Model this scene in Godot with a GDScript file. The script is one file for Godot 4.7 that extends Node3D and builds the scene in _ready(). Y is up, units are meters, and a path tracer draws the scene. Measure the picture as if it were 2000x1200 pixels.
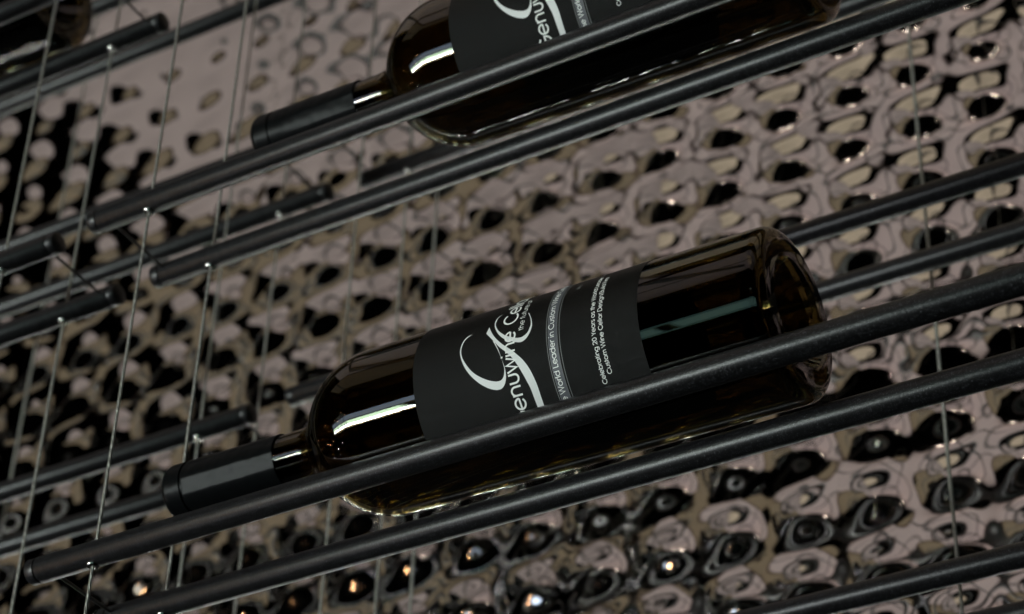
extends Node3D
# A cable-hung wine rack seen from below: three bottles of wine, black rods, steel cables, a rippled steel wall behind.

const EYE := Vector3(0.0, 1.45, 0.0)          # the lens; every place below is given from here
const LEVEL := 0.2055                          # height from one pair of rods to the next
const DEEP := 0.0523                           # front rod to rear rod of a pair
const ROD := 0.0062                            # radius of a rod
const CABLE := 0.00078                         # radius of a cable
const BODY := 0.038                            # radius of a bottle

var M := {}
var counts := {}

# where the cable leaves the underside of the lowest front rod of each rack
var RACK := {
	"near": Vector3(-0.647564, 0.529245, -0.693891),
	"left": Vector3(-0.774133, 0.555781, -0.722763),
	"deep_left": Vector3(-0.769800, 0.752646, -0.896852),
	"deep_right": Vector3(-0.688840, 0.778120, -0.923556),
}


func _ready() -> void:
	set_view()
	make_materials()
	set_room()
	set_panel()
	set_cables()
	set_rods()
	set_bottles()


# ---------------------------------------------------------------- view and light

func set_view() -> void:
	var cam := Camera3D.new()
	cam.name = "camera"
	var x := Vector3(0.86192833, 0.03223572, -0.50600436)
	var y := Vector3(0.27762024, 0.80508049, 0.52418737)
	var z := Vector3(0.42427179, -0.592289, 0.6849724)
	cam.transform = Transform3D(Basis(x, y, z).orthonormalized(), EYE)
	cam.near = 0.05
	cam.far = 60.0
	cam.fov = 14.91
	var lens := CameraAttributesPhysical.new()
	lens.frustum_focal_length = 91.713
	lens.frustum_focus_distance = 0.985
	lens.exposure_aperture = 13.0
	lens.frustum_near = 0.05
	lens.frustum_far = 60.0
	cam.attributes = lens
	add_child(cam)
	cam.current = true
	var env := Environment.new()
	env.background_mode = Environment.BG_COLOR
	env.background_color = Color(0.0, 0.0, 0.0)
	env.tonemap_mode = Environment.TONE_MAPPER_LINEAR
	env.tonemap_exposure = 2.35
	env.sdfgi_enabled = true
	env.ssao_enabled = true
	env.ssil_enabled = true
	var world := WorldEnvironment.new()
	world.name = "surroundings"
	world.environment = env
	add_child(world)


func srgb(r: float, g: float, b: float) -> Color:
	return Color(r, g, b).linear_to_srgb()


func noise_tex(freq: float, kind: int, size: int, seed_: int, as_normal := false, strength := 4.0, octaves := 3) -> NoiseTexture2D:
	var n := FastNoiseLite.new()
	n.seed = seed_
	n.noise_type = kind
	n.frequency = freq
	n.fractal_octaves = octaves
	var t := NoiseTexture2D.new()
	t.width = size
	t.height = size
	t.seamless = true
	t.noise = n
	t.as_normal_map = as_normal
	t.bump_strength = strength
	return t


func mat(key: String, albedo: Color, rough: float, metal := 0.0, spec := 0.5) -> StandardMaterial3D:
	var m := StandardMaterial3D.new()
	m.resource_name = key
	m.albedo_color = albedo
	m.roughness = rough
	m.metallic = metal
	m.metallic_specular = spec
	M[key] = m
	return m


func make_materials() -> void:
	var rod := mat("rod_black", srgb(0.004, 0.0048, 0.0055), 0.34, 0.0, 0.43)
	var flecks := Image.create(512, 512, false, Image.FORMAT_RGB8)
	var rng := RandomNumberGenerator.new()
	rng.seed = 5
	for j in 512:
		for i in 512:
			var v := 0.05 + 0.03 * rng.randf()
			if rng.randf() < 0.10:
				v = rng.randf_range(0.16, 0.42)
			flecks.set_pixel(i, j, Color(v, v, v * 1.06))
	rod.albedo_texture = ImageTexture.create_from_image(flecks)
	rod.albedo_color = Color(1, 1, 1)
	rod.normal_enabled = true
	rod.normal_texture = noise_tex(0.9, FastNoiseLite.TYPE_SIMPLEX, 512, 4, true, 9.0, 1)
	rod.normal_scale = 0.04
	rod.uv1_triplanar = true
	rod.uv1_scale = Vector3.ONE * 6.5
	mat("cap_black", srgb(0.004, 0.004, 0.004), 0.5, 0.0, 0.3)
	mat("groove", srgb(0.003, 0.003, 0.003), 0.8)
	var cable := mat("cable_steel", srgb(0.46, 0.46, 0.42), 0.42, 0.75)
	cable.normal_enabled = true
	var twist := Image.create(64, 64, false, Image.FORMAT_RGB8)
	for j in 64:
		for i in 64:
			var v: float = 0.5 + 0.5 * sin(TAU * (i / 64.0 * 2.0 + j / 64.0 * 2.0))
			twist.set_pixel(i, j, Color(v, v, v))
	var bump: Image = twist.duplicate()
	bump.bump_map_to_normal_map(6.0)
	cable.normal_texture = ImageTexture.create_from_image(bump)
	cable.uv1_scale = Vector3(3.0, 1.0, 1.0)
	cable.albedo_texture = ImageTexture.create_from_image(twist)  # dark grooves between strands painted into the colour, following the bumps
	cable.albedo_color = srgb(0.95, 0.95, 0.88)
	mat("tie_steel", srgb(0.07, 0.07, 0.07), 0.45, 0.6)
	mat("bushing", srgb(0.72, 0.69, 0.66), 0.16, 1.0)
	var panel := mat("rippled_steel", srgb(0.66, 0.62, 0.60), 0.055, 1.0)
	panel.roughness = 0.055
	var glass := mat("amber_glass", srgb(0.14, 0.10, 0.032), 0.015)
	glass.albedo_color.a = 0.0
	glass.refraction_enabled = true
	glass.refraction_scale = 0.052
	mat("wine", srgb(0.006, 0.002, 0.002), 0.1)  # opaque dark filling, used in the corner bottle alone
	var paper := mat("label_paper", srgb(0.0025, 0.0045, 0.004), 0.32, 0.0, 0.30)
	var fibre := Image.create(512, 512, false, Image.FORMAT_RGB8)
	var rng2 := RandomNumberGenerator.new()
	rng2.seed = 77
	var last := PackedFloat32Array()
	last.resize(512)
	for j in 512:
		for i in 512:
			last[i] = lerpf(last[i], rng2.randf(), 0.30)
			var v := 0.015 + 0.10 * last[i] * last[i] + (0.10 if rng2.randf() < 0.012 else 0.0)
			fibre.set_pixel(i, j, Color(v * 0.92, v * 1.06, v))
	paper.albedo_texture = ImageTexture.create_from_image(fibre)
	paper.albedo_color = Color(1, 1, 1)
	paper.normal_enabled = true
	paper.normal_texture = noise_tex(0.22, FastNoiseLite.TYPE_SIMPLEX, 512, 9, true, 6.0, 3)
	paper.normal_scale = 0.5
	paper.uv1_scale = Vector3(3.0, 3.0, 1.0)
	mat("ink_white", srgb(0.90, 0.92, 0.89), 0.6)
	mat("ink_silver", srgb(0.82, 0.84, 0.83), 0.55)
	mat("ink_dim", srgb(0.20, 0.21, 0.21), 0.6)
	mat("ink_band", srgb(0.085, 0.09, 0.105), 0.55)
	var foil := mat("capsule_foil", srgb(0.004, 0.0045, 0.005), 0.33, 0.0, 0.18)
	foil.normal_enabled = true
	foil.normal_texture = noise_tex(0.05, FastNoiseLite.TYPE_SIMPLEX, 256, 12, true, 3.0, 2)
	foil.normal_scale = 0.2
	foil.uv1_triplanar = true
	foil.uv1_scale = Vector3.ONE * 6.0
	mat("plaster", srgb(0.42, 0.35, 0.345), 0.9)
	mat("soffit", srgb(0.17, 0.125, 0.075), 0.8)
	mat("cream_board", srgb(0.78, 0.65, 0.50), 0.9)
	mat("board_black", srgb(0.005, 0.005, 0.005), 0.8, 0.0, 0.2)
	mat("frame_dark", srgb(0.02, 0.02, 0.02), 0.6)
	mat("unseen_glow", srgb(0.5, 0.5, 0.5), 0.4)
	M["unseen_glow"].emission_enabled = true
	M["unseen_glow"].emission = srgb(0.86, 1.0, 0.9)
	M["unseen_glow"].emission_energy_multiplier = 1.0
	mat("unseen_window_dim", srgb(0.1, 0.1, 0.1), 0.4)
	M["unseen_window_dim"].emission_enabled = true
	M["unseen_window_dim"].emission = srgb(0.6, 1.0, 0.85)
	M["unseen_window_dim"].emission_energy_multiplier = 0.12
	mat("bulb_glow", srgb(0.5, 0.4, 0.3), 0.4)
	M["bulb_glow"].emission_enabled = true
	M["bulb_glow"].emission = srgb(1.0, 0.58, 0.30)
	M["bulb_glow"].emission_energy_multiplier = 130.0
	mat("unseen_lamp_glow", srgb(0.5, 0.45, 0.4), 0.4)
	M["unseen_lamp_glow"].emission_enabled = true
	M["unseen_lamp_glow"].emission = srgb(1.0, 0.86, 0.72)
	M["unseen_lamp_glow"].emission_energy_multiplier = 30.0
	mat("bulb_white", srgb(0.5, 0.5, 0.5), 0.4)
	M["bulb_white"].emission_enabled = true
	M["bulb_white"].emission = srgb(0.95, 0.93, 1.0)
	M["bulb_white"].emission_energy_multiplier = 260.0


# ---------------------------------------------------------------- building

class Shape:
	var v := PackedVector3Array()
	var n := PackedVector3Array()
	var uv := PackedVector2Array()
	var ix := PackedInt32Array()

	func add(p: Vector3, normal: Vector3, t := Vector2.ZERO) -> int:
		v.append(p)
		n.append(normal)
		uv.append(t)
		return v.size() - 1

	func tri(a: int, b: int, c: int) -> void:
		var face := (v[b] - v[a]).cross(v[c] - v[a])
		if face.dot(n[a] + n[b] + n[c]) > 0.0:
			ix.append_array(PackedInt32Array([a, c, b]))
		else:
			ix.append_array(PackedInt32Array([a, b, c]))

	func quad(a: int, b: int, c: int, d: int) -> void:
		tri(a, b, c)
		tri(a, c, d)

	func mesh() -> ArrayMesh:
		var arrays := []
		arrays.resize(Mesh.ARRAY_MAX)
		arrays[Mesh.ARRAY_VERTEX] = v
		arrays[Mesh.ARRAY_NORMAL] = n
		arrays[Mesh.ARRAY_TEX_UV] = uv
		arrays[Mesh.ARRAY_INDEX] = ix
		var m := ArrayMesh.new()
		m.add_surface_from_arrays(Mesh.PRIMITIVE_TRIANGLES, arrays)
		return m


func numbered(called: String) -> String:
	var k: int = counts.get(called, 0)
	counts[called] = k + 1
	return called if k == 0 else "%s_%03d" % [called, k]


func thing(called: String, label: String, category: String, at: Vector3, group := "") -> Node3D:
	var o := Node3D.new()
	o.name = numbered(called)
	o.position = at
	add_child(o)
	o.set_meta("label", label)
	o.set_meta("category", category)
	if group:
		o.set_meta("group", group)
	return o


func part(called: String, m: Mesh, material: String, parent: Node3D, at := Vector3.ZERO) -> MeshInstance3D:
	var o := MeshInstance3D.new()
	o.name = called
	o.mesh = m
	o.material_override = M[material]
	o.position = at
	parent.add_child(o, true)
	return o


# a profile of (distance along x, radius) turned about the x axis; sharp corners stay sharp
func lathe(s: Shape, prof: PackedVector2Array, segs: int, inside := false, along := Vector3.RIGHT, up := Vector3.UP) -> void:
	var side := along.cross(up)
	var count := prof.size()
	var normals: Array[Vector2] = []
	for i in count - 1:
		var d := (prof[i + 1] - prof[i]).normalized()
		normals.append(Vector2(-d.y, d.x))
	for i in count - 1:
		var n0 := normals[i]
		var n1 := normals[i]
		if i > 0 and normals[i - 1].dot(normals[i]) > 0.7:
			n0 = (normals[i - 1] + normals[i]).normalized()
		if i < count - 2 and normals[i + 1].dot(normals[i]) > 0.7:
			n1 = (normals[i + 1] + normals[i]).normalized()
		if inside:
			n0 = -n0
			n1 = -n1
		var first := s.v.size()
		for k in segs + 1:
			var a := TAU * k / segs
			var out := up * cos(a) + side * sin(a)
			s.add(along * prof[i].x + out * prof[i].y, along * n0.x + out * n0.y, Vector2(float(k) / segs, prof[i].x * 100.0))
			s.add(along * prof[i + 1].x + out * prof[i + 1].y, along * n1.x + out * n1.y, Vector2(float(k) / segs, prof[i + 1].x * 100.0))
		for k in segs:
			var b := first + 2 * k
			if prof[i].y > 1e-7:
				s.tri(b, b + 1, b + 2)
			if prof[i + 1].y > 1e-7:
				s.tri(b + 1, b + 3, b + 2)


func box_mesh(size: Vector3) -> BoxMesh:
	var b := BoxMesh.new()
	b.size = size
	return b


# ---------------------------------------------------------------- the unseen room the steel and the glass mirror

func set_room() -> void:
	# unseen overhead pieces, chosen for the tones the steel mirrors, from the wall outwards: cream boards, a dark gap, pink plaster with narrow joints; brown wood to the left
	for e in [["ceiling", "plaster", Vector3(0.05, 2.62, 1.40), Vector3(3.5, 0.08, 2.0)], ["unseen_ceiling_board", "cream_board", Vector3(0.28, 2.60, -0.62), Vector3(2.8, 0.08, 0.96)],
			["unseen_ceiling_plaster", "plaster", Vector3(-1.67, 2.61, -0.42), Vector3(1.06, 0.08, 1.36)], ["unseen_ceiling_wood", "soffit", Vector3(-2.30, 2.55, 0.93), Vector3(1.16, 0.08, 1.24)]]:
		var slab := MeshInstance3D.new()
		slab.name = e[0]
		slab.mesh = box_mesh(e[3])
		slab.material_override = M[e[1]]
		slab.position = EYE + e[2]
		slab.set_meta("kind", "structure")
		add_child(slab)
		var step := 0.84  # dark strips, out of view, placed for thin lines in the reflection
		for i in int(e[3].x / step):
			part("unseen_joint", box_mesh(Vector3(0.05, 0.03, e[3].z)), "frame_dark", slab, Vector3(-e[3].x / 2.0 + (i + 0.6) * step, -0.05, 0))
		if e[3].z > 1.4:
			part("unseen_joint", box_mesh(Vector3(e[3].x, 0.03, 0.05)), "frame_dark", slab, Vector3(0, -0.052, -0.25))
	# unseen windows behind the camera, placed to light the rods and streak the glass, a little below the height of the bottles: daylight on the left, dim and green on the right
	var wide := 1.1
	for i in 6:
		var x: float = [-4.78, -3.60, -2.42, -1.22, -0.02, 1.18][i]
		var w := thing("window", "unseen strip window behind the camera, number %d from the left" % (i + 1), "window", EYE + Vector3(x, -0.1, 2.75), "unseen strip windows facing the rack")
		part("pane", box_mesh(Vector3(wide, 0.5, 0.01)), "unseen_glow" if i < 3 else "unseen_window_dim", w, Vector3(0, 0, 0.03))
		part("frame", box_mesh(Vector3(wide + 0.1, 0.06, 0.06)), "frame_dark", w, Vector3(0, 0.28, 0.03))
		part("frame", box_mesh(Vector3(wide + 0.1, 0.06, 0.06)), "frame_dark", w, Vector3(0, -0.28, 0.03))
		for k in 3:
			part("mullion", box_mesh(Vector3(0.05, 0.5, 0.03)), "frame_dark", w, Vector3((k - 1) * 0.36, 0, -0.02))
		var bands := [[-0.14, 0.20, srgb(0.92, 0.97, 1.0), 2.9], [0.11, 0.26, srgb(0.56, 0.80, 0.52), 0.8], [0.52, 0.40, srgb(0.62, 0.78, 1.0), 0.16]]  # last band sits above the pane, placed to brighten the rods
		if i > 2:
			bands = [[0.0, 0.75, srgb(0.40, 0.80, 0.72), 0.085]]  # taller than its pane, placed for the sheen on the right
		for band in bands:
			var l := AreaLight3D.new()
			l.name = numbered("unseen_window_light")
			l.area_size = Vector2(wide, band[1])
			l.light_color = band[2]
			l.light_energy = band[3]
			l.area_range = 12.0
			l.area_attenuation = 2.0
			l.shadow_enabled = true
			l.position = EYE + Vector3(x, -0.1 + band[0], 2.75)
			add_child(l)
	# added fill lights, out of view, that brighten the ceiling the steel mirrors
	for e in [[Vector3(-0.1, 0.75, 1.35), srgb(1.0, 0.93, 0.92), 0.75, "middle"], [Vector3(-2.2, 0.75, 1.3), srgb(1.0, 0.80, 0.6), 0.12, "left"]]:
		var p: Vector3 = e[0]
		var up := thing("added_uplight", "added fill light aimed up at the unseen ceiling, behind the camera on the %s" % e[3], "lamp", EYE + p, "added fill lights behind the camera")
		part("fill_light_housing", box_mesh(Vector3(0.44, 0.05, 0.44)), "frame_dark", up, Vector3(0, -0.05, 0))
		part("fill_light_face", box_mesh(Vector3(0.4, 0.01, 0.4)), "unseen_glow", up, Vector3(0, -0.016, 0))
		part("fill_light_pole", box_mesh(Vector3(0.03, 1.6, 0.03)), "frame_dark", up, Vector3(0, -0.875, 0))
		var l := AreaLight3D.new()
		l.name = numbered("added_uplight_light")
		l.area_size = Vector2(0.4, 0.4)
		l.light_color = e[1]
		l.light_energy = e[2]
		l.area_range = 12.0
		l.area_attenuation = 2.0
		l.shadow_enabled = true
		l.rotation.x = PI / 2.0
		l.position = up.position
		add_child(l)
	# unseen small bare lamps under the ceiling, placed for glints in the steel
	for p in [Vector3(-0.95, 2.2, 2.0), Vector3(0.25, 2.2, 2.05)]:
		var lamp := thing("unseen_pendant_lamp", "unseen small bare pendant lamp above and behind the camera, to its %s" % ("left" if p.x < 0.0 else "right"), "lamp", EYE + p, "unseen pendant lamps under the ceiling")
		var globe := SphereMesh.new()
		globe.radius = 0.012
		globe.height = 0.024
		part("bulb", globe, "unseen_lamp_glow", lamp)
		part("cord", cable_mesh(2.58 - p.y, 0.002), "frame_dark", lamp)
		var o := OmniLight3D.new()
		o.name = numbered("unseen_pendant_light")
		o.light_color = srgb(1.0, 0.86, 0.72)
		o.light_energy = 0.022
		o.omni_range = 10.0
		o.omni_attenuation = 2.0
		o.light_size = 0.01
		o.shadow_enabled = true
		o.position = lamp.position
		add_child(o)
	# unseen warm bulbs low to the left, placed for dots on the bottle shoulder
	var t := thing("unseen_string_lights", "unseen string of small warm bulbs hanging to the left of the camera", "string lights", EYE + Vector3(-2.2, -0.4, 0.8))
	var rng := RandomNumberGenerator.new()
	rng.seed = 31
	# four big white globes low down, then small warm bulbs looping from the front to the left
	var hung := [Vector3(-2.30, -0.27, 0.30), Vector3(-2.05, -0.33, 0.61), Vector3(-2.31, -0.45, 0.11), Vector3(-2.53, -0.22, -0.22)]
	var loop := [Vector3(-1.27, 0.60, 1.38), Vector3(-1.73, 0.62, 1.14), Vector3(-1.90, 0.84, 1.02), Vector3(-2.04, 0.55, 0.86), Vector3(-2.26, 0.21, 0.60), Vector3(-2.45, 0.52, 0.37), Vector3(-2.42, 0.12, 0.31), Vector3(-2.55, 0.86, 0.10), Vector3(-2.60, 0.30, -0.03), Vector3(-2.54, 0.13, 0.10), Vector3(-2.70, 0.84, -0.55), Vector3(-2.72, 0.65, -0.70)]
	for q in loop:
		hung.append(q)
		if hung.size() % 3 == 0:
			hung.append(q + Vector3(rng.randf_range(-0.16, 0.16), rng.randf_range(-0.16, 0.2), rng.randf_range(-0.22, 0.22)))
	for i in hung.size():
		var white: bool = i < 4
		var p: Vector3 = hung[i] - Vector3(-2.2, -0.4, 0.8)
		var ball := SphereMesh.new()
		ball.radius = 0.0065 if white else rng.randf_range(0.004, 0.0058)
		ball.height = ball.radius * 2.0
		ball.radial_segments = 16
		ball.rings = 8
		part("bulb", ball, "bulb_white" if white else "bulb_glow", t, p)
		var o := OmniLight3D.new()
		o.name = numbered("unseen_bulb_light")
		o.light_color = srgb(0.95, 0.93, 1.0) if white else srgb(1.0, 0.52, 0.2)
		o.light_energy = 0.002 if white else 0.0005
		o.omni_range = 10.0
		o.omni_attenuation = 2.0
		o.light_size = ball.radius * 0.5
		o.shadow_enabled = true
		o.position = t.position + p
		add_child(o)


# ---------------------------------------------------------------- the rippled steel wall

func set_panel() -> void:
	var x0 := -1.70
	var x1 := 0.45
	var y0 := 0.53
	var y1 := 1.80
	var step := 0.0022
	var nx := int((x1 - x0) / step) + 1
	var ny := int((y1 - y0) / step) + 1
	var warp := FastNoiseLite.new()
	warp.seed = 7
	warp.frequency = 9.0
	warp.fractal_octaves = 2
	var amp := FastNoiseLite.new()
	amp.seed = 19
	amp.frequency = 5.0
	var kx := TAU / 0.0469
	var ky := TAU / 0.0465
	var h := PackedFloat32Array()
	h.resize(nx * ny)
	for j in ny:
		var y := y0 + j * step
		for i in nx:
			var x := x0 + i * step
			var a := kx * (x + 0.4583) + PI + 0.18 * warp.get_noise_2d(x, y)
			var b := ky * (y - 0.728) - PI / 2.0 + 0.18 * warp.get_noise_2d(x + 40.0, y)
			var g := (1.0 + 0.3 * amp.get_noise_2d(x, y)) * (0.30 + 0.70 * smoothstep(0.10, 0.58, Vector2(x + 1.0, (y - 1.40) * 1.2).length()))
			h[j * nx + i] = g * (0.0023 * cos(b) * (0.53 + 0.47 * cos(a)) + 0.0007 * cos(a + 0.6) + 0.0007 * sin(a * 0.5) * cos(b * 0.5) + 0.00010 * cos(2.0 * b + a) + 0.0001 * cos(2.0 * a + 0.8))
	var v := PackedVector3Array()
	var n := PackedVector3Array()
	v.resize(nx * ny)
	n.resize(nx * ny)
	for j in ny:
		for i in nx:
			var k := j * nx + i
			var dx := (h[j * nx + mini(i + 1, nx - 1)] - h[j * nx + maxi(i - 1, 0)]) / (2.0 * step)
			var dy := (h[mini(j + 1, ny - 1) * nx + i] - h[maxi(j - 1, 0) * nx + i]) / (2.0 * step)
			v[k] = Vector3(x0 + i * step, y0 + j * step, h[k])
			n[k] = Vector3(-dx, -dy, 1.0).normalized()
	var ix := PackedInt32Array()
	ix.resize((nx - 1) * (ny - 1) * 6)
	var at := 0
	for j in ny - 1:
		for i in nx - 1:
			var k := j * nx + i
			ix[at] = k
			ix[at + 1] = k + nx
			ix[at + 2] = k + nx + 1
			ix[at + 3] = k
			ix[at + 4] = k + nx + 1
			ix[at + 5] = k + 1
			at += 6
	var arrays := []
	arrays.resize(Mesh.ARRAY_MAX)
	arrays[Mesh.ARRAY_VERTEX] = v
	arrays[Mesh.ARRAY_NORMAL] = n
	arrays[Mesh.ARRAY_INDEX] = ix
	var m := ArrayMesh.new()
	m.add_surface_from_arrays(Mesh.PRIMITIVE_TRIANGLES, arrays)
	var wall := thing("rippled_wall", "mirror polished steel wall pressed into small square ripples behind the rack", "wall", EYE + Vector3(0, 0, -1.12))
	part("steel_sheet", m, "rippled_steel", wall)
	part("added_backing_board", box_mesh(Vector3(x1 - x0, y1 + 1.0, 0.012)), "board_black", wall, Vector3((x0 + x1) / 2.0, (y1 - 1.0) / 2.0, -0.012))  # board added below the steel to darken what bottles and rods mirror


# ---------------------------------------------------------------- cables and rods

func cable_mesh(length: float, radius: float) -> ArrayMesh:
	var s := Shape.new()
	var prof := PackedVector2Array()
	var n := int(length / 0.02)
	for i in n + 1:
		prof.append(Vector2(length * i / n, radius))
	lathe(s, prof, 10, false, Vector3.UP, Vector3.BACK)
	return s.mesh()


func set_cables() -> void:
	var m := cable_mesh(3.11, CABLE)
	var back := cable_mesh(3.11, CABLE * 1.25)
	var low := -0.55
	var list := [
		["near", 0.0, "steel cable through the left ends of the two nearest front rods"],
		["near", 1.0, "second sharp cable from the left bushing, through the labelled bottles' rear rods"],
		["left", 0.0, "steel cable nearest the left edge of the picture, holding the capped front rods"],
		["left", 1.0, "steel cable through the capped rear rods at the left edge"],
		["deep_left", 0.0, "thin blurred cable of the far left rack, just behind the second sharp cable"],
		["deep_left", 1.0, "thin blurred cable holding the rear rods of the far left rack"],
		["deep_right", 0.0, "blurred cable just left of the bottle shoulders, holding front rods of the far right rack"],
		["deep_right", 1.0, "blurred cable behind the bottle shoulders, holding rear rods of the far right rack"],
	]
	for e in list:
		var p: Vector3 = RACK[e[0]] + Vector3(0, 0, -DEEP * e[1])
		var t := thing("suspension_cable", e[2], "cable", EYE + Vector3(p.x, low, p.z), "steel cables hanging from the ceiling")
		part("strand", m, "cable_steel", t)
		part("anchor", anchor_mesh(), "bushing", t, Vector3(0, 3.08, 0))
	for e in [[-0.685, "blurred cable close to the rippled wall above the white swoosh label"], [-0.349, "lone cable down the right side in front of the rippled wall"], [-1.028, "blurred bluish cable close to the wall at the lower left edge"]]:
		var t := thing("suspension_cable", e[1], "cable", EYE + Vector3(e[0], low, -1.006), "steel cables hanging from the ceiling")
		part("strand", back, "cable_steel", t)
		part("anchor", anchor_mesh(), "bushing", t, Vector3(0, 3.08, 0))


func anchor_mesh() -> ArrayMesh:
	var s := Shape.new()
	lathe(s, PackedVector2Array([Vector2(0, CABLE), Vector2(0, 0.004), Vector2(0.02, 0.006), Vector2(0.03, 0.006)]), 16, false, Vector3.UP, Vector3.BACK)
	return s.mesh()


var tube_cache := {}

# a rod whose cable hole is at x = 0; it runs from a to b
func rod(rack: String, level: float, rear: int, label: String) -> void:
	var ends: Vector2 = {"near": Vector2(-0.037, 0.82), "left": Vector2(-0.62, 0.0385), "deep_left": Vector2(-0.62, 0.0385), "deep_right": Vector2(-0.037, 0.82)}[rack]
	var base: Vector3 = RACK[rack] + Vector3(0, level * LEVEL + ROD, -DEEP * rear)
	var t := thing("rack_rod", label, "rod", EYE + base, "black rods of the bottle rack")
	if not tube_cache.has(ends):
		var s := Shape.new()
		lathe(s, PackedVector2Array([Vector2(ends.x + 0.0055, 0.0), Vector2(ends.x + 0.0055, ROD - 0.0003), Vector2(ends.x + 0.0058, ROD), Vector2(ends.y - 0.0058, ROD), Vector2(ends.y - 0.0055, ROD - 0.0003), Vector2(ends.y - 0.0055, 0.0)]), 48)
		var c := Shape.new()
		lathe(c, PackedVector2Array([Vector2(-0.0055, 0.0), Vector2(-0.0055, ROD - 0.0006), Vector2(-0.0050, ROD - 0.0001), Vector2(-0.0006, ROD - 0.0001), Vector2(-0.0006, ROD - 0.0009), Vector2(0.0, ROD - 0.0009)]), 40)
		var d := Shape.new()
		lathe(d, PackedVector2Array([Vector2(0.0, ROD - 0.0009), Vector2(0.0006, ROD - 0.0009), Vector2(0.0006, ROD - 0.0001), Vector2(0.0050, ROD - 0.0001), Vector2(0.0055, ROD - 0.0006), Vector2(0.0055, 0.0)]), 40)
		var f := Shape.new()
		lathe(f, PackedVector2Array([Vector2(0.0, CABLE + 0.0002), Vector2(-0.0007, CABLE + 0.0005), Vector2(-0.0009, 0.0021), Vector2(-0.0006, 0.0027), Vector2(0.0002, 0.0031), Vector2(0.0018, 0.0031)]), 24, true, Vector3.UP, Vector3.BACK)
		tube_cache[ends] = [s.mesh(), c.mesh(), d.mesh(), f.mesh()]
	var k: Array = tube_cache[ends]
	part("tube", k[0], "rod_black", t)
	part("end_cap", k[1], "rod_black" if ends.x > -0.1 else "cap_black", t, Vector3(ends.x + 0.0055, 0, 0))
	part("end_cap", k[2], "rod_black" if ends.x < -0.1 else "cap_black", t, Vector3(ends.y - 0.0055, 0, 0))
	part("bushing", k[3], "bushing", t, Vector3(0, -ROD, 0))
	part("bushing", k[3], "bushing", t, Vector3(0.6 if ends.x > -0.1 else -0.58, -ROD, 0))


func tie(rack: String, level: int, label: String) -> void:
	var at: float = -0.0275 if rack in ["near", "deep_right"] else 0.029
	var base: Vector3 = RACK[rack] + Vector3(at, level * LEVEL + ROD, 0)
	var t := thing("tie_cable", label, "tie cable", EYE + base, "short cables tying rod ends together")
	var s := Shape.new()
	lathe(s, PackedVector2Array([Vector2(0, CABLE), Vector2(DEEP, CABLE)]), 8, false, Vector3.FORWARD, Vector3.UP)
	part("strand", s.mesh(), "tie_steel", t)


func set_rods() -> void:
	rod("near", 1, 0, "sharp black rod crossing in front of the upper bottle")
	rod("near", 1, 1, "sharp black rod under the upper bottle, behind the front rod")
	rod("near", 0, 0, "thickest black rod in front of the lower bottle, lowest left end in the picture")
	rod("near", 0, 1, "black rod under the lower bottle, running off the bottom edge")
	rod("left", 2, 0, "blurred black rod in front of the dark bottle in the top left corner")
	rod("left", 2, 1, "blurred bluish capped rod under the dark top left corner bottle")
	rod("left", 1, 0, "short capped rod at the left edge, level with the upper rod's end")
	rod("left", 1, 1, "capped bluish rod at the left edge with a shiny bushing, below the other capped rod")
	rod("deep_left", 2, 0, "far blurred rod along the top edge, right of the dark corner bottle")
	rod("deep_left", 2, 1, "far bluish rod crossing the top left, lowest of the four there")
	rod("deep_left", 1, 0, "far rod that disappears behind the end of the upper front rod")
	rod("deep_left", 1, 1, "far blurred rod capped just under the upper bottle's neck")
	rod("deep_left", 0, 0, "far blurred rod capped just left of the lower bottle's shoulder")
	rod("deep_left", 0, 1, "far blurred rod passing behind the lower bottle's black capsule")
	rod("deep_right", 1, 0, "far rod hidden mostly behind the upper bottle")
	rod("deep_right", 1, 1, "far dark rod starting below the upper bottle's shoulder")
	rod("deep_right", 0, 0, "far rod coming out above the lower bottle's base at the right edge")
	rod("deep_right", 0, 1, "far rod just above the lower front rod at the right edge")
	rod("deep_right", -1.1, 0, "far rod in the bottom right corner, in front of the cream reflection")
	rod("deep_right", -1.1, 1, "lowest far rod, cut by the very bottom right corner")
	tie("near", 1, "short dark cable between the two rod ends under the upper bottle's cap")
	tie("near", 0, "short dark cable slanting off the lowest rod end at the bottom left")
	tie("left", 1, "short grey cable between the two capped rods at the left edge")
	tie("left", 2, "short blurred cable at the top edge reaching the capped bluish rod")
	tie("deep_right", 1, "short blurred cable under the upper bottle's neck")
	tie("deep_right", 0, "short far cable hidden behind the lower bottle's shoulder")
	tie("deep_left", 1, "short far cable behind the end of the upper front rod")
	tie("deep_left", 0, "short far cable behind the lower bottle's neck")


# ---------------------------------------------------------------- bottles

func arc2(c: Vector2, rx: float, ry: float, a0: float, a1: float, n: int) -> PackedVector2Array:
	var p := PackedVector2Array()
	for i in n + 1:
		var a := deg_to_rad(lerpf(a0, a1, float(i) / n))
		p.append(c + Vector2(cos(a) * rx, sin(a) * ry))
	return p


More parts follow.
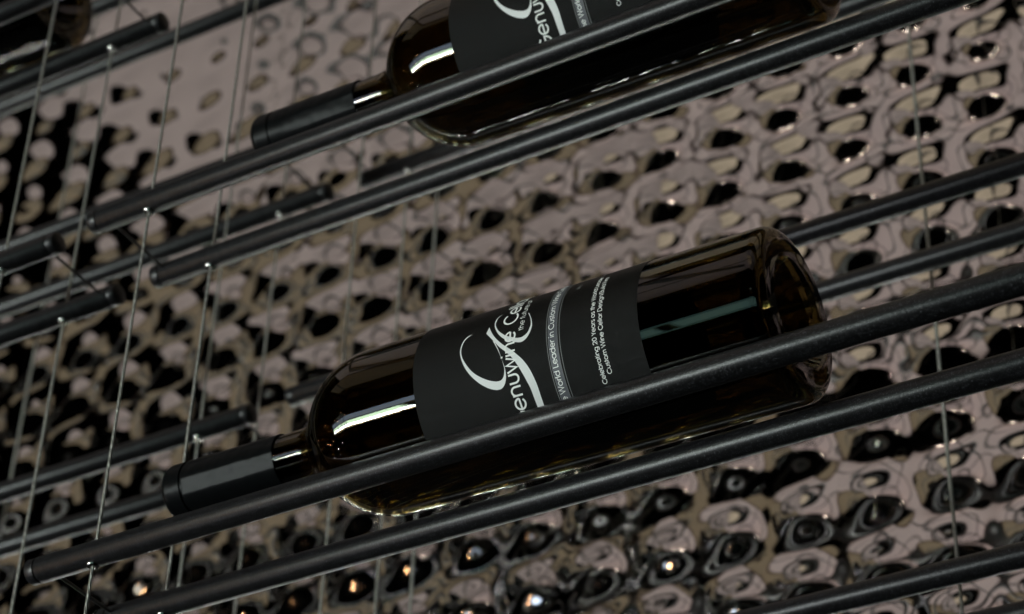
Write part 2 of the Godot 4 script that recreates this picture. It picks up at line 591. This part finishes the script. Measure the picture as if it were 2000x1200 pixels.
# outer outline of the glass from the middle of its base to the mouth: (distance from base, radius)
func bottle_profile(length: float, shrink: float) -> PackedVector2Array:
	var p := PackedVector2Array()
	var r := BODY - shrink
	var base := shrink * 1.6
	# the punt, the rolled edge, the straight side
	for i in 9:
		var q := i / 8.0
		p.append(Vector2(base + 0.020 * (1.0 - q * q), 0.024 * q))
	p.append_array(arc2(Vector2(base + 0.0062, r - 0.0062), 0.0062, 0.0062, 180.0, 90.0, 10))
	var shoulder := length - 0.122
	p.append(Vector2(shoulder * 0.5, r))
	# the shoulder, almost a half ball, then a tight fillet into the neck
	var neck := 0.0126 - shrink * 0.75
	p.append_array(arc2(Vector2(shoulder, 0.0), 0.0385 - shrink, r, 90.0, 27.0, 22))
	var e := p[p.size() - 1]
	for i in range(1, 9):
		var q := i / 8.0
		var a := Vector2(e.x, e.y)
		var b := Vector2(e.x + 0.0028, neck + 0.0006)
		var c := Vector2(e.x + 0.0105, neck)
		p.append(a * (1 - q) * (1 - q) + b * 2.0 * q * (1 - q) + c * q * q)
	p.append(Vector2(length - 0.004, neck))
	p.append(Vector2(length - 0.004, 0.0))
	return p


func make_bottle(rack: String, level: int, base_x: float, length: float, label: String, print_dt: float, print_ds: float, with_label: bool) -> Node3D:
	var seat := sqrt(pow(BODY + ROD, 2) - pow(DEEP / 2.0, 2))
	var p: Vector3 = RACK[rack] + Vector3(base_x, level * LEVEL + ROD + seat + 0.0015, -DEEP / 2.0)
	var t := thing("wine_bottle", label, "bottle", EYE + p, "wine bottles lying on the rods")
	t.rotation.z = -asin(0.003 / length)
	var s := Shape.new()
	var prof := bottle_profile(length, 0.0)
	lathe(s, prof, 128, false, Vector3.LEFT)
	lathe(s, bottle_profile(length, 0.0034), 128, true, Vector3.LEFT)
	part("glass", s.mesh(), "amber_glass", t)
	if level == 2:
		var w := Shape.new()
		lathe(w, bottle_profile(length, 0.0037), 72, false, Vector3.LEFT)
		part("wine", w.mesh(), "wine", t)  # opaque filling added to turn the corner bottle dark
	# the capsule over the mouth
	var c := Shape.new()
	var cap0 := length - 0.0645
	lathe(c, PackedVector2Array([Vector2(cap0, 0.01265), Vector2(cap0, 0.01335), Vector2(length - 0.0135, 0.01355), Vector2(length - 0.0131, 0.0130), Vector2(length - 0.0122, 0.0130), Vector2(length - 0.0118, 0.01365)]), 64, false, Vector3.LEFT)
	var tip := PackedVector2Array([Vector2(length - 0.0118, 0.01365)])
	tip.append_array(arc2(Vector2(length - 0.0048, 0.0088), 0.0048, 0.0048, 90.0, 0.0, 8))
	tip.append(Vector2(length, 0.0))
	lathe(c, tip, 64, false, Vector3.LEFT)
	# a flat crease pressed into the foil along its lower front
	for i in c.v.size():
		var q := c.v[i]
		var a := atan2(q.y, q.z) + 0.44
		if absf(a) < 0.28 and -q.x < length - 0.0135:
			var r := sqrt(q.y * q.y + q.z * q.z) * (cos(0.28) / cos(a))
			c.v[i] = Vector3(q.x, sin(a - 0.44) * r, cos(a - 0.44) * r)
			c.n[i] = Vector3(0, sin(-0.44), cos(-0.44))
	part("capsule", c.mesh(), "capsule_foil", t)
	if with_label:
		dress(t, print_dt, print_ds)
	return t


# a point of the label: d millimetres from the base, s millimetres round the bottle from the height of its axis, lift off the glass
func on(d: float, s: float, lift: float) -> Array:
	var a := s / (BODY * 1000.0)
	var out := Vector3(0, sin(a), cos(a))
	return [Vector3(-d / 1000.0, 0, 0) + out * (BODY + lift / 1000.0), out]


# a strip of label between two lines of the same number of points, (d, s) each
func strip(shape: Shape, a: PackedVector2Array, b: PackedVector2Array, lift: float) -> void:
	var last := -1
	for i in a.size():
		var p := on(a[i].x, a[i].y, lift)
		var q := on(b[i].x, b[i].y, lift)
		var k := shape.add(p[0], p[1], Vector2(a[i].x, a[i].y) / 30.0)
		shape.add(q[0], q[1], Vector2(b[i].x, b[i].y) / 30.0)
		if last >= 0:
			shape.quad(last, last + 1, k + 1, k)
		last = k


func run(d: float, s0: float, s1: float, n: int) -> PackedVector2Array:
	var p := PackedVector2Array()
	for i in n + 1:
		p.append(Vector2(d, lerpf(s0, s1, float(i) / n)))
	return p


# a smooth line through the points, drawn with n points evenly spaced
func smooth(points: Array, n: int) -> PackedVector2Array:
	var fine := PackedVector2Array()
	var c := points.size()
	for i in c - 1:
		for k in 10:
			var p0: Vector2 = points[maxi(i - 1, 0)]
			var p1: Vector2 = points[i]
			var p2: Vector2 = points[i + 1]
			var p3: Vector2 = points[mini(i + 2, c - 1)]
			fine.append(p1.cubic_interpolate(p2, p0, p3, k / 10.0))
	fine.append(points[c - 1])
	var total := 0.0
	var sums := PackedFloat32Array([0.0])
	for i in fine.size() - 1:
		total += fine[i].distance_to(fine[i + 1])
		sums.append(total)
	var out := PackedVector2Array()
	var at := 0
	for i in n:
		var want := total * i / (n - 1)
		while at < sums.size() - 2 and sums[at + 1] < want:
			at += 1
		out.append(fine[at].lerp(fine[at + 1], clampf((want - sums[at]) / maxf(sums[at + 1] - sums[at], 1e-6), 0, 1)))
	return out


func shifted(p: PackedVector2Array, by: Vector2) -> PackedVector2Array:
	var q := PackedVector2Array()
	for x in p:
		q.append(x + by)
	return q


func dress(t: Node3D, dt: float, ds: float) -> void:
	var by := Vector2(dt, ds)
	var lab := Shape.new()
	var cols := 40
	for i in cols:
		var d0 := lerpf(52.0, 160.4, float(i) / cols)
		var d1 := lerpf(52.0, 160.4, float(i + 1) / cols)
		strip(lab, shifted(run(d0, -43, 132, 84), by), shifted(run(d1, -43, 132, 84), by), 0.16)
	# its cut edges
	for d in [52.0, 160.4]:
		var a := run(d, -43, 132, 84)
		var last := -1
		for q in a:
			var lo := on(q.x + dt, q.y + ds, 0.0)
			var hi := on(q.x + dt, q.y + ds, 0.16)
			var nn := Vector3.RIGHT if d < 100.0 else Vector3.LEFT
			var k := lab.add(lo[0], nn)
			lab.add(hi[0], nn)
			if last >= 0:
				lab.quad(last, last + 1, k + 1, k)
			last = k
	var paper := part("label", lab.mesh(), "label_paper", t)
	# the swoosh
	var sw := Shape.new()
	var V := func(l: Array) -> Array:
		var r := []
		for i in l.size() / 2:
			r.append(Vector2(l[2 * i], l[2 * i + 1]) + by)
		return r
	strip(sw, smooth(V.call([131.51, 8.6, 133.97, 8.12, 135.87, 5.75, 136.87, 1.26, 136.16, -3.15, 134.5, -7.79, 131.91, -12.24, 128.56, -16.31, 125.61, -18.88, 123.41, -20.3, 121.0, -21.3]), 44),
		smooth(V.call([131.51, 8.6, 133.85, 7.44, 135.51, 5.02, 136.22, 1.04, 135.53, -2.83, 133.21, -7.44, 130.52, -11.24, 127.17, -14.21, 123.59, -16.52, 120.36, -17.82]), 44), 0.24)
	strip(sw, smooth(V.call([121.0, -21.3, 118.75, -21.35, 116.92, -20.07, 115.83, -18.14, 115.35, -16.0, 115.4, -12.87, 116.27, -9.43, 117.73, -4.22, 120.14, 1.18]), 36),
		smooth(V.call([120.36, -17.82, 118.13, -17.86, 116.61, -16.6, 115.85, -14.57, 115.69, -12.81, 116.47, -8.91, 118.23, -3.82, 120.63, 1.07]), 36), 0.24)
	strip(sw, smooth(V.call([123.52, 10.0, 122.03, 6.7, 119.76, 2.7, 116.24, -1.65, 111.31, -6.37, 109.02, -8.93, 106.43, -12.18, 104.2, -16.38, 102.8, -21.14, 102.2, -26.0, 102.3, -36.0]), 44),
		smooth(V.call([124.38, 6.36, 120.4, 1.1, 117.22, -3.13, 114.29, -6.21, 111.56, -9.6, 109.54, -13.14, 107.82, -17.18, 106.42, -21.52, 105.5, -26.0, 105.2, -36.0]), 44), 0.25)
	strip(sw, smooth(V.call([118.63, 17.4, 120.56, 15.54, 121.2, 12.13, 120.64, 9.08, 118.97, 5.21, 116.54, 1.82, 114.29, -0.2, 109.98, -2.84]), 32),
		smooth(V.call([118.63, 17.4, 120.24, 15.08, 120.6, 11.6, 119.92, 8.8, 118.07, 5.55, 115.29, 2.63, 113.1, 1.01, 108.76, -1.18]), 32), 0.24)
	strip(sw, smooth(V.call([109.98, -2.84, 106.76, -3.83, 104.27, -2.85, 102.58, -0.57, 101.73, 2.08, 101.8, 4.31, 102.58, 7.48, 104.39, 11.68]), 32),
		smooth(V.call([108.76, -1.18, 106.27, -1.46, 103.83, -0.17, 102.72, 2.15, 102.3, 4.0, 102.98, 7.63, 104.74, 11.57]), 32), 0.24)
	part("swoosh_emblem", sw.mesh(), "ink_silver", paper)
	# the ruled band
	var band := Shape.new()
	strip(band, shifted(run(89.5, -39, 50, 60), by), shifted(run(93.75, -39, 50, 60), by), 0.2)
	part("printed_band", band.mesh(), "ink_band", paper)
	var rule := Shape.new()
	for d in [88.3, 94.4]:
		strip(rule, shifted(run(d, -39, 50, 60), by), shifted(run(d + 0.26, -39, 50, 60), by), 0.2)
	for d in [89.38, 93.72]:
		strip(rule, shifted(run(d, -39, 50, 60), by), shifted(run(d + 0.13, -39, 50, 60), by), 0.23)
	part("ruled_line", rule.mesh(), "ink_dim", paper)
	var a1 := Shape.new()
	write(a1, "Genuwine", by, 109.8, -39.6, 4.65, 0.85, 0.0, 0.0)
	write(a1, "Cellars", by, 109.8, 8.0, 4.65, 0.85, 0.0, 0.0)
	part("logo_lettering", a1.mesh(), "ink_white", paper)
	var a2 := Shape.new()
	write(a2, "the future of", by, 105.75, 2.2, 1.72, 0.27, 8.9, 4.0)
	write(a2, "The World Leader in Custom Wine Cellars", by, 90.95, -37.9, 1.72, 0.34, 11.8, 27.0)
	write(a2, "Celebrating 20 Years as the World Leader", by, 71.6, -31.4, 1.34, 0.3, 6.2, 28.0)
	write(a2, "Custom Wine Cellar Design/Build Firm", by, 68.2, -27.9, 1.34, 0.3, -0.5, 19.0)
	part("small_lettering", a2.mesh(), "ink_white", paper)
	var a3 := Shape.new()
	write(a3, "Vino", by, 81.5, 18.6, 1.2, 0.2, 0.0, 0.0)
	part("faint_lettering", a3.mesh(), "ink_dim", paper)


# ---- a plain round-bowled stroke alphabet: each letter is a list of lines, x-height 1, capitals 1.4

func letter(ch: String) -> Array:
	var ring := arc2(Vector2(0.5, 0.5), 0.5, 0.5, 0, 360, 28)
	var L := func(l: Array) -> PackedVector2Array:
		var r := PackedVector2Array()
		for i in l.size() / 2:
			r.append(Vector2(l[2 * i], l[2 * i + 1]))
		return r
	match ch:
		"a": return [1.0, 0.1, 0.18, [ring, L.call([1, 0, 1, 1])]]
		"b": return [1.0, 0.18, 0.1, [ring, L.call([0, 0, 0, 1.45])]]
		"c": return [0.85, 0.1, 0.08, [arc2(Vector2(0.5, 0.5), 0.5, 0.5, 45, 315, 22)]]
		"d": return [1.0, 0.1, 0.18, [ring, L.call([1, 0, 1, 1.45])]]
		"e":
			var e := L.call([0.0, 0.5, 1.0, 0.5])
			return [1.0, 0.1, 0.1, [e, arc2(Vector2(0.5, 0.5), 0.5, 0.5, 0, 318, 26)]]
		"f":
			var f := L.call([0.2, 0.0])
			f.append_array(arc2(Vector2(0.45, 1.15), 0.25, 0.28, 180, 80, 8))
			return [0.48, 0.06, 0.06, [f, L.call([0, 1, 0.46, 1])]]
		"g":
			var g := L.call([1.0, 1.0])
			g.append_array(arc2(Vector2(0.5, -0.05), 0.5, 0.4, 0, -150, 14))
			return [1.0, 0.1, 0.18, [ring, g]]
		"h":
			var h := arc2(Vector2(0.39, 0.61), 0.39, 0.39, 180, 0, 14)
			h.append(Vector2(0.78, 0))
			return [0.78, 0.18, 0.18, [L.call([0, 0, 0, 1.45]), h]]
		"i": return [0.0, 0.18, 0.18, [L.call([0, 0, 0, 1]), L.call([0, 1.32, 0, 1.5])]]
		"l": return [0.0, 0.18, 0.18, [L.call([0, 0, 0, 1.5])]]
		"m":
			var m1 := arc2(Vector2(0.33, 0.67), 0.33, 0.33, 180, 0, 12)
			m1.append(Vector2(0.66, 0))
			var m2 := arc2(Vector2(0.99, 0.67), 0.33, 0.33, 180, 0, 12)
			m2.append(Vector2(1.32, 0))
			return [1.32, 0.18, 0.18, [L.call([0, 0, 0, 1]), m1, m2]]
		"n":
			var n := arc2(Vector2(0.39, 0.61), 0.39, 0.39, 180, 0, 16)
			n.append(Vector2(0.78, 0))
			return [0.78, 0.18, 0.18, [L.call([0, 0, 0, 1]), n]]
		"o": return [1.0, 0.1, 0.1, [ring]]
		"r": return [0.42, 0.18, 0.04, [L.call([0, 0, 0, 1]), arc2(Vector2(0.4, 0.6), 0.4, 0.4, 180, 75, 10)]]
		"s":
			var s := arc2(Vector2(0.31, 0.74), 0.27, 0.26, 40, 270, 14)
			s.append_array(arc2(Vector2(0.31, 0.25), 0.3, 0.25, 80, -150, 14))
			return [0.62, 0.1, 0.1, [s]]
		"t": return [0.44, 0.06, 0.06, [L.call([0.2, 0, 0.2, 1.4]), L.call([0, 1, 0.44, 1])]]
		"u":
			var u := L.call([0, 1])
			u.append_array(arc2(Vector2(0.39, 0.39), 0.39, 0.39, 180, 360, 16))
			u.append(Vector2(0.78, 1))
			return [0.78, 0.18, 0.18, [u]]
		"w": return [1.38, 0.06, 0.06, [L.call([0, 1, 0.35, 0, 0.69, 1, 1.03, 0, 1.38, 1])]]
		"C": return [1.26, 0.1, 0.1, [arc2(Vector2(0.72, 0.7), 0.72, 0.7, 42, 318, 30)]]
		"G":
			var g2 := arc2(Vector2(0.72, 0.7), 0.72, 0.7, 42, 360, 34)
			g2.append(Vector2(0.8, 0.7))
			return [1.44, 0.1, 0.12, [g2]]
		"L": return [0.66, 0.18, 0.06, [L.call([0, 1.4, 0, 0, 0.66, 0])]]
		"W": return [1.7, 0.06, 0.06, [L.call([0, 1.4, 0.43, 0, 0.85, 1.4, 1.27, 0, 1.7, 1.4])]]
		"V": return [1.0, 0.06, 0.06, [L.call([0, 1.4, 0.5, 0, 1.0, 1.4])]]
		"Y": return [0.96, 0.06, 0.06, [L.call([0, 1.4, 0.48, 0.66, 0.48, 0]), L.call([0.48, 0.66, 0.96, 1.4])]]
		"T": return [0.9, 0.06, 0.06, [L.call([0, 1.4, 0.9, 1.4]), L.call([0.45, 0, 0.45, 1.4])]]
		"D":
			var d := L.call([0, 0, 0, 1.4])
			d.append_array(arc2(Vector2(0.42, 0.7), 0.68, 0.7, 90, -90, 18))
			d.append(Vector2(0, 0))
			return [1.1, 0.18, 0.1, [d]]
		"B":
			var b := L.call([0, 0, 0, 1.4])
			b.append_array(arc2(Vector2(0.4, 1.06), 0.34, 0.34, 90, -90, 12))
			b.append_array(arc2(Vector2(0.44, 0.36), 0.38, 0.36, 90, -90, 12))
			b.append(Vector2(0, 0))
			return [0.84, 0.18, 0.1, [b]]
		"F": return [0.66, 0.18, 0.06, [L.call([0, 0, 0, 1.4, 0.66, 1.4]), L.call([0, 0.74, 0.56, 0.74])]]
		"2":
			var two := arc2(Vector2(0.42, 0.98), 0.42, 0.42, 165, -38, 14)
			two.append_array(L.call([0.0, 0.0, 0.88, 0.0]))
			return [0.88, 0.1, 0.1, [two]]
		"0": return [0.88, 0.1, 0.1, [arc2(Vector2(0.44, 0.7), 0.44, 0.7, 0, 360, 26)]]
		"/": return [0.6, 0.02, 0.02, [L.call([0, -0.2, 0.6, 1.5])]]
	return [0.34, 0.1, 0.1, []]


# writes along s with the letters' tops towards the neck; if given, the text is stretched so that its character number «mark» starts at s = «fit»
func write(shape: Shape, text: String, by: Vector2, base: float, start: float, size: float, pen: float, fit: float, mark: float) -> void:
	var x := 0.0
	var places := PackedFloat32Array()
	for ch in text:
		var g: Array = letter(ch)
		x += g[1]
		places.append(x)
		x += g[0] + g[2]
	var squeeze := 1.0
	if mark > 0.0:
		squeeze = (fit - start) / ((places[int(mark)] - places[0]) * size)
	var turn := 0
	for i in text.length():
		for line in letter(text[i])[3]:
			var pts := PackedVector2Array()
			for q in line:
				pts.append(Vector2(base + q.y * size, start + (places[i] - places[0] + q.x) * size * squeeze) + by)
			turn += 1
			ribbon(shape, pts, pen, 0.30 + 0.02 * (turn % 4))


func ribbon(shape: Shape, p: PackedVector2Array, pen: float, lift: float) -> void:
	var n := p.size()
	var closed := p[0].distance_to(p[n - 1]) < 1e-4 and n > 3
	var a := PackedVector2Array()
	var b := PackedVector2Array()
	for i in n:
		var d0 := (p[i] - p[i - 1]).normalized() if i > 0 else ((p[0] - p[n - 2]).normalized() if closed else Vector2.ZERO)
		var d1 := (p[i + 1] - p[i]).normalized() if i < n - 1 else ((p[1] - p[0]).normalized() if closed else Vector2.ZERO)
		var d := (d0 + d1).normalized()
		var one := d1 if d1 != Vector2.ZERO else d0
		var side := Vector2(-d.y, d.x)
		var grow := minf(1.0 / maxf(absf(side.dot(Vector2(-one.y, one.x))), 0.3), 2.2)
		a.append(p[i] + side * pen * 0.5 * grow)
		b.append(p[i] - side * pen * 0.5 * grow)
	strip(shape, a, b, lift)


func set_bottles() -> void:
	make_bottle("near", 0, 0.340, 0.320, "lower amber wine bottle with black swoosh label, its whole length in view", 3.0, 0.0, true)
	make_bottle("near", 1, 0.3555, 0.3095, "upper amber wine bottle cut by the top edge, label partly out of view", 12.1, 3.1, true)
	make_bottle("left", 2, -0.03, 0.317, "dark bottle in the top left corner, only its round base in view", 0.0, 0.0, true)
